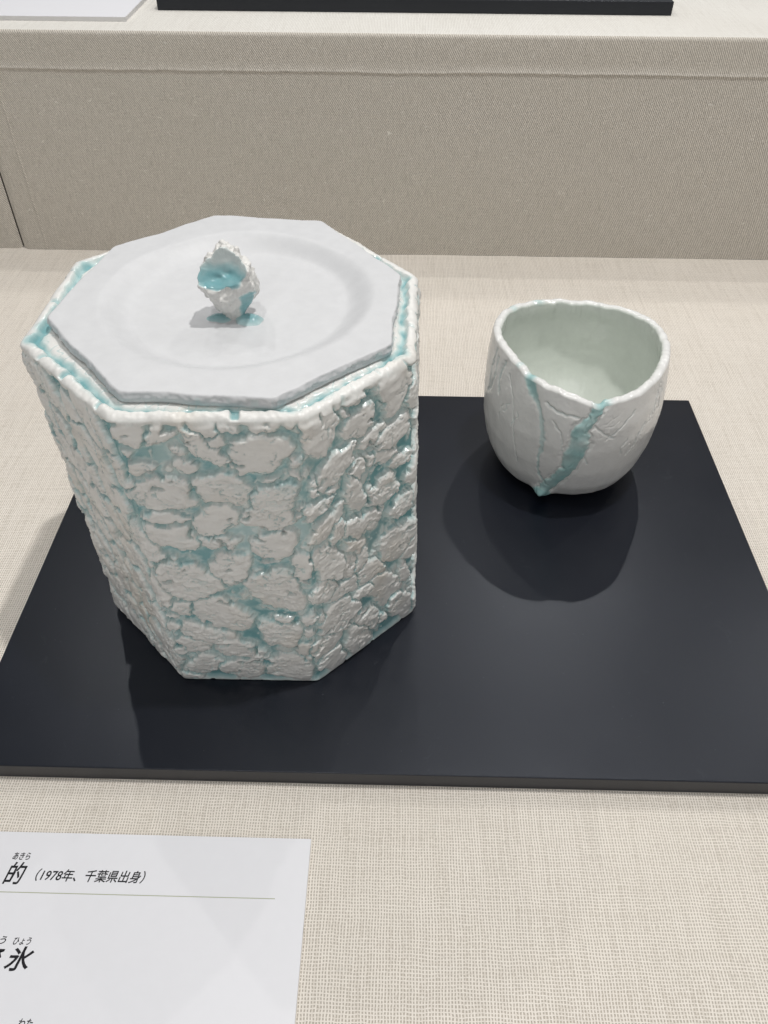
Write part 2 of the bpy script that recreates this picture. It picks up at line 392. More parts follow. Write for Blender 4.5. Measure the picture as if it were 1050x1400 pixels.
RIGHT = [(42.9,159.3,12.3,9.7,-90),(60.3,166.1,9.3,4.3,-1),(58.2,158.9,4.0,2.4,-41),(67.3,151.4,10.0,6.7,27),(90.5,159.8,13.1,10.9,-62),(74.8,140.6,8.9,4.1,14),(88.5,135.4,10.7,7.1,15),(82.1,125.9,8.7,3.7,-9),(73.1,127.8,4.6,2.7,-46),(92.9,118.1,8.1,3.4,-9),(51.9,135.3,13.8,6.7,24),(39.1,130.8,5.6,3.3,-82),(48.8,124.6,5.5,3.1,12),(63.3,113.3,10.7,6.3,-58),(40.1,118.8,8.5,4.5,4),(45.2,105.8,12.7,5.2,26),(51.6,97.6,7.2,5.1,68),(64.7,127.7,6.8,3.9,-47),(79.9,106.7,10.7,7.4,2),(94.0,88.6,9.4,5.8,8),(67.5,93.1,11.8,7.4,-3),(61.9,82.8,7.6,4.2,-40),(91.4,66.0,13.0,11.6,-21),(45.8,81.2,14.1,8.4,-71),(57.7,70.8,8.8,5.9,-75),(65.0,69.2,7.8,5.3,55),(71.2,57.4,10.2,6.6,-5),(42.3,66.1,10.5,7.3,20),(55.4,58.4,10.6,6.0,6),(67.4,47.0,7.5,4.4,-15),(81.2,38.6,15.8,9.1,-49),(50.8,40.5,14.0,11.1,-39),(70.0,22.8,11.0,6.6,-52),(92.4,15.8,17.2,7.2,-61),(96.2,39.3,9.0,3.9,-77),(40.5,25.5,10.1,7.1,-7),(44.8,10.6,10.9,7.9,-51),(62.5,12.6,11.2,8.1,-48),(77.8,16.2,6.0,3.8,-54),(38.7,48.2,5.6,2.8,-62)]

GROW = 1.035
def build_jar():
    rnd = random.Random(11)
    plates = [tuple(p) for p in FRONT + RIGHT]
    def scatter(s0, nx, nz, rx, ry, ang):
        for j in range(nz):
            for i in range(nx):
                s = s0 + (i + 0.5 + 0.5 * (j % 2) - 0.25 + rnd.uniform(-.22, .22)) * LSIDE / nx
                z = (j + 0.5 + rnd.uniform(-.25, .25)) * 166 / nz
                k = rnd.uniform(0.75, 1.25)
                plates.append((s, z, rx * k, ry * rnd.uniform(0.8, 1.25), ang + rnd.uniform(-14, 14)))
    scatter(-1.5 * LSIDE, 6, 9, 12.5, 4.6, -66)                       # left face: slanting flakes
    for f, ang in ((2, 20), (3, -30), (4, 5), (5, 55), (6, -20)):
        scatter((f - 0.5) * LSIDE, 4, 7, 11.5, 8.0, ang)
    nbig = len(plates)
    for _ in range(330):                                              # crumbs that fill the joints
        k = rnd.uniform(1.3, 3.0)
        plates.append((rnd.uniform(1.5, 6.5) * LSIDE if rnd.random() < 0.4 else rnd.uniform(-0.5, 1.5) * LSIDE, rnd.uniform(4, 164), k, k * rnd.uniform(0.55, 1.0), rnd.uniform(-90, 90)))
    P = np.array(plates)
    # columns: fine over the faces that show, coarser behind
    sA = np.arange(-1.56 * LSIDE, 1.62 * LSIDE, 0.5); sB = np.arange(1.62 * LSIDE, 6.44 * LSIDE, 1.25)
    S = np.concatenate([sA, sB]); ns = len(S)
    ssA = np.arange(-2 * LSIDE, 7 * LSIDE, 0.25)
    def poly(P8):
        t = (ssA + LSIDE / 2) / LSIDE; k = np.floor(t).astype(int); f = t - k
        a = P8[(k - 1) % 8]; b = P8[k % 8]; q = a + (b - a) * f[:, None]
        g = np.exp(-0.5 * (np.arange(-20, 21) / 6.0) ** 2); g /= g.sum()
        q = np.stack([np.convolve(np.pad(q[:, i], 20, 'edge'), g, 'valid') for i in (0, 1)], 1)
        return q
    qb, qt = poly(PB), poly(PT)
    def at(q, s): return np.stack([np.interp(s, ssA, q[:, 0]), np.interp(s, ssA, q[:, 1])], -1)
    tang = np.gradient((qb + qt) / 2, axis=0)
    g = np.exp(-0.5 * (np.arange(-24, 25) / 9.0) ** 2); g /= g.sum()
    tang = np.stack([np.convolve(np.pad(tang[:, i], 24, 'edge'), g, 'valid') for i in (0, 1)], 1)
    nrm = np.stack([tang[:, 1], -tang[:, 0]], 1); nrm /= np.linalg.norm(nrm, axis=1, keepdims=True)
    nS = at(nrm, S); nS /= np.linalg.norm(nS, axis=1, keepdims=True)
    # rows: (z, inset, wallness, d)
    rows = [(0.0, 12.0, 0, -2), (0.0, 2.0, 0, -1), (0.15, 0.5, .6, 0)]
    rows += [(z, 0, 1, 0) for z in np.arange(0.6, 166.0, 0.5)]
    for a in np.linspace(0, math.pi / 2, 9)[1:]: rows.append((166.0 + 3.0 * math.sin(a), 3.0 * (1 - math.cos(a)), math.cos(a), 3.0 * (1 - math.cos(a))))
    for d in np.arange(3.5, 17.1, 0.5): rows.append((169.0, d, 0, d))
    rows += [(165, 18.5, 0, 18.5), (120, 19.5, 0, 30), (40, 21, 0, 30), (12, 30, 0, 30), (11, 70, 0, 30)]
    rows = np.array(rows); nr = len(rows)
    SS, _ = np.meshgrid(S, rows[:, 0]); ZZ = np.repeat(rows[:, 0][:, None], ns, 1)
    # flatten the rim over the top so that the relief runs over it
    ZF_ = ZZ + np.where(rows[:, 3] > 0, rows[:, 3], 0)[:, None]
    x = SS.ravel(); y = ZF_.ravel()
    wx = x + 1.7 * pn(x / 8, y / 8, 1) + 1.15 * pn(x / 3.3, y / 3.3, 2) + 0.5 * pn(x / 1.3, y / 1.3, 3)
    wy = y + 1.7 * pn(x / 8, y / 8, 4) + 1.15 * pn(x / 3.3, y / 3.3, 5) + 0.5 * pn(x / 1.3, y / 1.3, 6)
    F1 = np.full(x.shape, -30.0); F2 = np.full(x.shape, -30.0); ID = np.full(x.shape, -1)
    DX = np.zeros(x.shape); DY = np.zeros(x.shape)
    r1 = np.random.RandomState(5); nP = len(P)
    ph = r1.uniform(0, 6.28, (nP, 3)); am = r1.uniform(0.04, 0.13, (nP, 3)); ex = r1.uniform(2.0, 3.6, nP)
    per = 8 * LSIDE
    for i in range(nP):
        cs, cz, rx, ry, an = P[i]; R = max(rx, ry) * 1.6 + 4
        for off in (-per, 0, per):
            k = np.where((np.abs(wx - cs - off) < R) & (np.abs(wy - cz) < R))[0]
            if not len(k): continue
            dx = wx[k] - cs - off; dy = wy[k] - cz; c, s = math.cos(math.radians(an)), math.sin(math.radians(an))
            u = (c * dx + s * dy) / (rx * GROW); v = (-s * dx + c * dy) / (ry * GROW)
            f_ = np.arctan2(v, u)
            rho = (np.abs(u) ** ex[i] + np.abs(v) ** ex[i]) ** (1 / ex[i])
            rho = rho * (1 + am[i, 0] * np.sin(2 * f_ + ph[i, 0]) + am[i, 1] * np.sin(3 * f_ + ph[i, 1]) + 0.6 * am[i, 2] * np.sin(5 * f_ + ph[i, 2]))
            d = np.minimum((1 - rho) * math.sqrt(rx * ry) * 0.9, 4.0)
            if i >= nbig: d = np.minimum(d, 0.35)      # crumbs sit lower than the crusts
            better = d > F1[k]
            F2[k] = np.where(better, F1[k], np.maximum(F2[k], d)); ID[k] = np.where(better, i, ID[k]); F1[k] = np.where(better, d, F1[k])
            DX[k] = np.where(better, x[k] - cs - off, DX[k]); DY[k] = np.where(better, y[k] - cz, DY[k])
    pid = np.maximum(ID, 0)
    # every flake runs along its crust; the front is layered level, the right hand face up to the right
    ang = np.radians(P[pid, 4] * 0.35 + np.where((x > 0.5 * LSIDE) & (x < 1.5 * LSIDE), 16, 0)); ca, sa = np.cos(ang), np.sin(ang)
    left_ = (x < -0.5 * LSIDE); ang = np.where(left_, math.radians(-66), ang); ca, sa = np.cos(ang), np.sin(ang)
    uu = ca * DX + sa * DY; vv = -sa * DX + ca * DY
    hoff = r1.uniform(-.30, .30, nP); til = r1.uniform(-.05, .05, (nP, 2)); flak = r1.uniform(0.25, 1.0, nP)
    for k_ in (0, 1, 2, 3, 4, 11, 14, 15, 16, 17, 24, 49, 52, 53): flak[k_] = 0.12
    # tears: bays and holes through the crust that the glaze has filled
    tear = sst(0.30, 0.62, pn(wx / 6.5, wy / 4.2, 25) + 0.25 * pn(x / 2.2, y / 2.0, 26)) * sst(-0.25, 0.25, pn(x / 24, y / 24, 27) + 0.05)
    tear = tear * np.where(x < -0.5 * LSIDE, 0.35, 1.0)
    F1 = np.where(ID >= nbig, F1, F1 - 4.2 * tear)
    a = sst(-0.55, 0.75, F1)
    shut = sst(0.05, 0.45, pn(x / 9, y / 9, 28)); seam = np.maximum(sst(0.0, 0.95, F1 - F2 + 4.2 * tear), 0.40 * shut)
    body_ = a * (0.30 + 0.70 * seam)
    # torn, layered flakes: shingle steps with ragged lower edges
    wv = 1.25 * pn(uu / 6.0 + P[pid, 0], vv / 4.0 + P[pid, 1], 8) + 0.55 * pn(uu / 2.0, vv / 1.8 + P[pid, 1], 9) + 0.25 * pn(x / 0.9, y / 0.9, 10)
    q = vv / 3.1 + wv + 40; sw = q - np.floor(q)
    shing = sst(0.0, 0.30, sw) * (1 - 0.85 * sw)          # quick rise at the torn lower lip, slow fall behind it
    layer = pn(np.floor(q) * 3.7 + 0.5, uu / 9.0, 11)     # some layers are missing
    shing = shing * np.clip(0.55 + 1.2 * layer, 0.0, 1.2)
    crev = np.exp(-(pn(wx / 6.5, wy / 3.4, 12) / 0.055) ** 2) * sst(-0.1, 0.3, pn(x / 12, y / 12, 14))
    fine = fbm(x / 1.6, y / 1.2, 3, 20)
    broad = pn(x / 5, y / 4, 22)
    fk = flak[pid]
    h = -1.65 + 0.20 * pn(x / 9, y / 14, 16)
    h = h + body_ * (2.15 + 0.7 * sst(0.1, 2.8, F1) + hoff[pid] + til[pid, 0] * uu + til[pid, 1] * vv + fk * (1.0 * shing - 0.35) + 0.20 * broad + 0.09 * fine * (0.3 + fk) - 0.80 * crev) * np.where(pid >= nbig, 0.62, 1.0)
    low = pn(x / 22, y / 30, 33)
    bead = sst(0.36, 0.62, pn(x / 2.1, y / 2.4, 30)) * (1 - a) * sst(0.0, 0.3, pn(x / 13, y / 13, 31) + 0.12)
    h = h + 0.85 * bead
    pool = 1 - sst(-2.4, 0.25, F1 + 0.25 * fine)
    glaze = (0.42 * (1 - sst(-0.2, 1.3, F1 + 0.45 * fine)) + 0.58 * pool) * np.clip(0.92 + 0.45 * low, 0.55, 1.0)
    glaze = np.maximum(glaze, 0.80 * (1 - sst(0.05, 1.5, F1 - F2 + 4.2 * tear + 0.3 * fine)) * a * np.clip(1.0 + 0.4 * low, 0.75, 1))
    glaze = np.maximum(glaze, 0.50 * crev * a)
    glaze = np.maximum(glaze, 0.24 * fk * sst(0.45, 0.05, shing) * 0 + 0.26 * fk * (1 - sst(0.02, 0.3, shing)) * np.clip(0.5 + 1.5 * low, 0, 1))
    glaze = glaze * (1 - 0.7 * bead)
    # a smooth band runs under the rim, and the foot is trimmed flat
    tb = sst(163.8, 166.6, y + 2.2 * pn(x / 9, x * 0, 52) + 0.9 * pn(x / 2.5, y / 4, 53)); bb = 1 - sst(0.8, 4.2, y + 1.0 * pn(x / 5, x * 0, 54))
    notch = np.exp(-(pn(x / 17, y / 30 + 2.2, 55) / 0.035) ** 2) * sst(-0.2, 0.3, pn(x / 31, x * 0, 58))
    h = h * (1 - tb) + tb * (0.50 + 0.45 * pn(x / 11, y / 6, 56) + 0.18 * pn(x / 3.5, y / 3, 59) + 0.10 * fine - 1.0 * notch); glaze = glaze * (1 - tb) + tb * (0.08 + 0.5 * notch)
    h = h * (1 - bb) + bb * (0.15 + 0.35 * pn(x / 4, y / 4, 57)); glaze = glaze * (1 - 0.65 * bb)
    body_ = body_ * (1 - tb)
    # ---- lay it on the octagon
    Hh = h.reshape(nr, ns); G = glaze.reshape(nr, ns); A = body_.reshape(nr, ns); Dr = rows[:, 3][:, None]
    w = np.clip(rows[:, 0] / HJ, 0, 1)[:, None, None]
    base = (1 - w) * at(qb, S)[None] + w * at(qt, S)[None]
    wall = rows[:, 2][:, None]; inset = rows[:, 1][:, None]
    foot = sst(0, 2.2, ZZ) * 0.75 + 0.25
    foot = foot * np.where(ZZ < 4, 1.0, 1.0)
    out = Hh * wall * foot - 0.6
    XY = base * (1 - inset / 81.0)[..., None] + nS[None] * out[..., None]
    # corners of the inner rim: scale towards the axis instead of crossing over
    Zv = ZZ.copy()
    s2 = SS
    lipn = 0.4 * pn(s2 / 6, Dr * 0 + s2 * 0, 40) + 0.7 * pn(s2 / 17, s2 * 0, 41)
    top = rows[:, 0][:, None] >= 166.0
    rim = top & (Dr >= 0) & (Dr <= 17.5)
    lip = lipn * sst(0, 2.0, Dr) * (1 - sst(4.2, 6.0, Dr)) + 0.35 * pn(s2 / 2.0, Dr / 2.0, 47) * (1 - sst(4.5, 7, Dr)) * sst(0, 1.5, Dr)
    dd = Dr + 1.1 * pn(s2 / 5, Dr / 6, 42) + 0.8 * pn(s2 / 19, s2 * 0, 45)
    trough = -2.6 * sst(3.6, 5.4, dd) + 1.3 * sst(6.2, 8.6, dd)
    # cuts where the glaze spills over the lip
    cut = sst(0.40, 0.6, pn(s2 / 9, s2 * 0 + 5.5, 43)) 
    lipcut = -1.5 * cut * sst(0, 1.5, Dr) * (1 - sst(4.0, 6, Dr))
    Zv = np.where(rim, Zv + lip + trough + lipcut, Zv)
    Zv = np.where(rows[:, 3][:, None] == 0, Zv, Zv)
    # glaze along the trough, wide at some corners
    wide = 0.6 + 0.9 * sst(0.0, 0.5, pn(s2 / 26, s2 * 0, 44))
    for sc_, ex in ((-1.5 * LSIDE, 1.6), (1.45 * LSIDE, 1.2), (0.5 * LSIDE, 0.5), (-1.1 * LSIDE, 0.8)):
        wide = wide + ex * np.exp(-((s2 - sc_) / 7.0) ** 2)
    gr = np.exp(-((dd - 5.6) / (0.9 + 1.05 * wide)) ** 2) * np.clip(0.55 + 0.7 * pn(s2 / 7, Dr / 9, 46) + 0.25 * wide, 0.12, 1)
    gr = np.maximum(gr, cut * (1 - sst(6, 8, Dr)) * 0.8)
    vein = np.exp(-(pn(s2 / 6, Dr / 9, 48) / 0.05) ** 2) * sst(5, 7, Dr) * (1 - sst(10, 13, Dr)) * 0.45
    gr = np.maximum(gr, vein)
    wr = sst(0.3, 2.0, Dr)
    G = np.where(rim, G * (1 - wr) * (1 - 0.5 * sst(0, 2, Dr)) + gr * wr, G)
    G = np.where(Dr > 17.5, 0.0, G)
    V = np.concatenate([XY, Zv[..., None]], -1)
    V[:, :, 2] = np.where((ZZ < 1.2) & (rows[:, 3][:, None] == 0), V[:, :, 2] + 0.8 * sst(0.42, 0.6, pn(SS / 3.0, SS * 0, 50)) * 1.0, V[:, :, 2])
    V = V.reshape(-1, 3); G = G.ravel()
    i = np.arange(nr - 1)[:, None] * ns + np.arange(ns)[None]
    j = np.arange(nr - 1)[:, None] * ns + ((np.arange(ns) + 1) % ns)[None]
    Q = np.stack([i, j, j + ns, i + ns], -1).reshape(-1, 4)
    N = vert_normals(V, Q)
    onwall = np.repeat((rows[:, 2] > 0.25)[:, None], ns, 1).ravel()
    pv = np.where((body_ > 0.42) & onwall & (ID >= 0), np.minimum(ID, nbig), -1)
    fid = pv[Q]; same = (fid == fid[:, :1]).all(1) & (fid[:, 0] >= 0)
    fplate = np.where(same, fid[:, 0], -1)
    at_ = {'glaze': G}
    bodyo = link('body', sub_mesh('body', V, Q, fplate < 0, at_, N), M_JAR, jar)
    for k in range(nbig):
        mk = fplate == k
        if mk.sum() < 12:
            continue
        link('crust_plate', sub_mesh('crust_plate', V, Q, mk, at_, N), M_JAR, bodyo)
    left = np.array([(fplate == k).sum() for k in range(nbig)] + [0])
    tiny = (fplate >= 0) & (left[np.maximum(fplate, 0)] < 12)
    if tiny.any(): link('crust_crumbs', sub_mesh('crust_crumbs', V, Q, tiny, at_, N), M_JAR, bodyo)['kind'] = 'stuff'
build_jar()

# ---- the lid: a torn octagonal slab with a shallow round dish
LID = np.array([(25.6, -73.3), (68.6, -34.7), (72.3, 22.9), (31.8, 78.1), (-23.8, 82.3), (-66.7, 46.8), (-77.9, -18.6), (-33.3, -70.3)], float)
LC = np.array([0.4, 4.5])
def build_lid():
    nt_ = 900; th = np.linspace(-math.pi, math.pi, nt_, endpoint=False)
    A = LID - LC; B = np.roll(A, -1, 0)
    d = np.stack([np.cos(th), np.sin(th)], 1); Rb = np.full(nt_, 1e9)
    for a, b in zip(A, B):
        e = b - a; den = d[:, 0] * e[1] - d[:, 1] * e[0]
        t = (a[0] * e[1] - a[1] * e[0]) / np.where(abs(den) < 1e-9, 1e-9, den); u = (a[0] * d[:, 1] - a[1] * d[:, 0]) / np.where(abs(den) < 1e-9, 1e-9, den)
        ok = (t > 0) & (u >= -1e-6) & (u <= 1 + 1e-6); Rb = np.where(ok, np.minimum(Rb, t), Rb)
    g = np.exp(-0.5 * (np.arange(-6, 7) / 2.2) ** 2); g /= g.sum()
    Rb = np.convolve(np.pad(Rb, 6, 'wrap'), g, 'valid')
    arc = th * 75
    Rb = Rb + 1.0 * pn(arc / 19, arc * 0, 60) + 0.22 * pn(arc / 5, arc * 0, 61) + 0.08 * pn(arc / 1.5, arc * 0, 62)
    t_ = np.concatenate([[0.0, 0.004], np.linspace(0.02, 0.98, 130), [0.988, 0.994]])
    zt, zb = 173.2, 168.2
    rows = []
    def relief(xy):
        r = np.hypot(xy[..., 0], xy[..., 1] * 1.0)
        z = zt - 6.4 * (1 - sst(47, 61, r + 0.8 * pn(xy[..., 0] / 30, xy[..., 1] / 30, 63))) - 0.6 * (1 - np.clip(r / 44, 0, 1) ** 2)
        z = z + 0.45 * pn(xy[..., 0] / 34, xy[..., 1] / 34, 64) * sst(30, 60, r) + 0.06 * pn(xy[..., 0] / 6, xy[..., 1] / 6, 65)
        return z
    for t in t_:
        xy = d * (Rb * t)[:, None]; rows.append(np.concatenate([xy, relief(xy)[:, None]], 1))
    ztop = rows[-1][:, 2]
    # torn edge
    for k, e in enumerate(np.linspace(0, 1, 11)):
        n1 = 0.7 * pn(arc / 6, arc * 0 + e * 1.7, 66) + 0.5 * pn(arc / 2.0, arc * 0 + e * 2.6, 67) + 0.35 * np.abs(pn(arc / 1.0, e * 4 + arc * 0, 68))
        bulge = 0.9 * math.sin(math.pi * e)
        z = ztop - 0.35 - (ztop - 0.35 - zb) * e
        under = -2.2 * sst(0.55, 1.0, np.array(e)) * sst(0.0, 0.5, pn(arc / 22, arc * 0, 69))
        xy = d * (Rb + bulge * 0.6 + n1 * math.sin(math.pi * min(1, e + 0.08)) * 0.9 + under)[:, None]
        rows.append(np.concatenate([xy, z[:, None]], 1))
    # underside follows the dish, so that the slab keeps its thickness
    for t in (0.97, 0.9, 0.84, 0.8, 0.7, 0.4, 0.02):
        xy = d * (Rb * t)[:, None]; z = np.minimum(zb, relief(xy) - 4.0); rows.append(np.concatenate([xy, z[:, None]], 1))
    R = np.array(rows); nr = len(R); R[..., 0] += LC[0]; R[..., 1] += LC[1]
    V = R.reshape(-1, 3)
    i = np.arange(nr - 1)[:, None] * nt_ + np.arange(nt_)[None]; j = np.arange(nr - 1)[:, None] * nt_ + ((np.arange(nt_) + 1) % nt_)[None]
    Q = np.stack([i, i + nt_, j + nt_, j], -1).reshape(-1, 4)
    gl = np.zeros(len(V)); 
    k = len(t_); e = np.zeros((nr, nt_)); e[k + 2:k + 9] = 0.22 * sst(0.1, 0.45, pn(arc / 5, arc * 0, 70))[None]
    gl = e.ravel()
    return link('lid', np_mesh('lid', V, Q, {'glaze': gl}), M_LID, jar)
lid = build_lid()

# ---- knob: a torn lump with a glazed hollow, standing in a pool of glaze
def ico(sub):
    bm = bmesh.new(); bmesh.ops.create_icosphere(bm, subdivisions=sub, radius=1)
    V = np.array([v.co[:] for v in bm.verts]); T = np.array([[v.index for v in f.verts] for f in bm.faces]); bm.free(); return V, T
def tri_mesh(name, V, T, gl):
    me = bpy.data.meshes.new(name); n, m = len(V), len(T)
    me.vertices.add(n); me.loops.add(m * 3); me.polygons.add(m)
    me.vertices.foreach_set('co', (V * MM).astype(np.float32).ravel()); me.loops.foreach_set('vertex_index', T.astype(np.int32).ravel())
    me.polygons.foreach_set('loop_start', np.arange(0, m * 3, 3, dtype=np.int32)); me.polygons.foreach_set('use_smooth', np.ones(m, bool))
    at = me.attributes.new('glaze', 'FLOAT', 'POINT'); at.data.foreach_set('value', gl.astype(np.float32)); me.update(calc_edges=True); return me
def n3(V, s, seed): return (pn(V[:, 0] / s, V[:, 1] / s + V[:, 2] / s * 0.7, seed) + pn(V[:, 1] / s + 3, V[:, 2] / s - V[:, 0] / s * 0.6, seed + 1) + pn(V[:, 2] / s + 7, V[:, 0] / s + V[:, 1] / s * 0.5, seed + 2)) * 0.6
KB = np.array([-1.0, -3.0, 166.1])
def build_knob():
    D, T = ico(6)
    # a broken wedge: flat facets round a narrow foot, a ragged crest and a hollow scooped out of the front
    planes = [((-.15, .1, 1), 15.6), ((-.65, 0, .75), 13.0), ((.60, .1, .75), 11.4), ((.2, -.3, .9), 14.4), ((-1, 0, .1), 11.6), ((-.8, -.3, -.5), 12.6), ((1, 0, .1), 10.6), ((.82, -.2, -.5), 12.0),
              ((.75, .5, .2), 10.0), ((-.7, .6, .1), 9.5), ((0, -1, .05), 9.4), ((-.35, -.85, -.42), 11.0), ((.35, -.85, -.38), 10.4), ((0, 1, .1), 8.0), ((0, .8, -.5), 10.0), ((0, 0, -1), 19.0)]
    r = np.full(len(D), 1e9); P0 = D * 10
    for n, d in planes:
        n = np.array(n); n = n / np.linalg.norm(n); k = D @ n
        r = np.minimum(r, np.where(k > 1e-3, d / np.maximum(k, 1e-3), 1e9))
    P0 = D * r[:, None]
    r = r + 1.7 * n3(P0, 6.0, 80) + 0.8 * n3(P0, 2.4, 83) * sst(-15, -6, P0[:, 2])
    crest = sst(6, 12, P0[:, 2]); q = n3(P0, 2.8, 95) * 2; r = r + crest * 0.5 * (np.floor(q) + sst(0.6, 1, q - np.floor(q)))
    c = np.array([-2.0, -13.0, 11.5]); Rr = 12.0 + 1.5 * n3(D * 10, 6.0, 91)
    b = D @ c; disc = b * b - (c @ c - Rr ** 2); hit = disc > 0
    t0 = np.where(hit, b - np.sqrt(np.maximum(disc, 0)), 1e9)
    rr = np.where((t0 > 0.5) & (t0 < r), t0, r)
    az = np.arctan2(D[:, 1], D[:, 0])
    drip = np.exp(-((az + 0.62) / 0.45) ** 2) * (1 - sst(-4, 3, P0[:, 2]))
    rr = rr + 0.9 * sst(0.3, 0.9, drip)
    me = tri_mesh('knob_shape', D * rr[:, None], T, drip)
    # even out the mesh, then roughen the broken faces and leave the hollow smooth
    tmp = bpy.data.objects.new('knob_shape', me); col.objects.link(tmp)
    md = tmp.modifiers.new('r', 'REMESH'); md.mode = 'VOXEL'; md.voxel_size = 0.00034; md.use_smooth_shade = True
    bpy.context.view_layer.update()
    m2 = bpy.data.meshes.new_from_object(tmp.evaluated_get(bpy.context.evaluated_depsgraph_get()))
    bpy.data.objects.remove(tmp); m2.name = 'knob'
    n = len(m2.vertices); V = np.empty(n * 3, np.float32); m2.vertices.foreach_get('co', V); V = V.reshape(-1, 3).astype(float) / MM
    Nn = np.empty(n * 3, np.float32); m2.vertices.foreach_get('normal', Nn); Nn = Nn.reshape(-1, 3)
    Dn = V / np.linalg.norm(V, axis=1, keepdims=True)
    dist = np.linalg.norm(V - c, axis=1) - (12.0 + 1.5 * n3(Dn * 10, 6.0, 91))                         # 0 in the hollow
    hol = 1 - sst(0.25, 1.4, dist + 0.5 * n3(V, 3.0, 89))
    gl = hol * (0.95 - 0.72 * sst(3.0, 9.5, V[:, 2] + 1.8 * n3(V, 4, 97)))
    az = np.arctan2(V[:, 1], V[:, 0])
    drip = np.exp(-((az + 0.62 + 0.25 * n3(V, 5, 98)) / 0.42) ** 2) * (1 - sst(-6, 2, V[:, 2]))
    dr = sst(0.25, 0.75, drip); gl = np.maximum(gl, 0.85 * dr)
    rough = (1 - hol) * (1 - 0.8 * dr)
    q = n3(V, 4.4, 95) * 1.8; ter = np.floor(q) + sst(0.55, 1, q - np.floor(q))
    V = V + Nn * (rough * (0.5 * ter + 0.45 * n3(V, 3.2, 88) + 0.08 * n3(V, 1.1, 86) + 0.03 * n3(V, 0.6, 87)))[:, None]
    V = V + KB + np.array([0.4, 0, 18.0])
    m2.vertices.foreach_set('co', (V * MM).astype(np.float32).ravel())
    at = m2.attributes.new('glaze', 'FLOAT', 'POINT'); at.data.foreach_set('value', gl.astype(np.float32)); m2.update()
    m2.materials.clear()
    return link('knob', m2, M_KNOB, lid)
build_knob()
def build_pool(cx, cy, rx, ry, hgt, seed):
    na, nr = 72, 16; a = np.linspace(0, 2 * math.pi, na, endpoint=False)
    R = []
    for t in np.linspace(1, 0.02, nr):
        rad = 1 + 0.18 * pn(np.cos(a) * 1.3, np.sin(a) * 1.3, seed)
        X = cx + np.cos(a) * rx * rad * t; Y = cy + np.sin(a) * ry * rad * t
        Z = KB[2] - 0.35 + hgt * (1 - t ** 2) ** 0.8 + 0.0 * X
        R.append(np.stack([X, Y, Z], 1))
    V = np.array(R).reshape(-1, 3)
    i = np.arange(nr - 1)[:, None] * na + np.arange(na)[None]; j = np.arange(nr - 1)[:, None] * na + ((np.arange(na) + 1) % na)[None]
    Q = np.stack([i, j, j + na, i + na], -1).reshape(-1, 4)
    gl = np.repeat(0.35 + 0.55 * (1 - np.linspace(1, 0, nr) ** 3), na)
    return link('glaze_pool', np_mesh('glaze_pool', V, Q, {'glaze': gl}), M_KNOB, lid)
build_pool(6.2, -7.4, 6.6, 5.0, 3.6, 90)
build_pool(-7.0, -5.5, 6.0, 4.6, 1.8, 93)

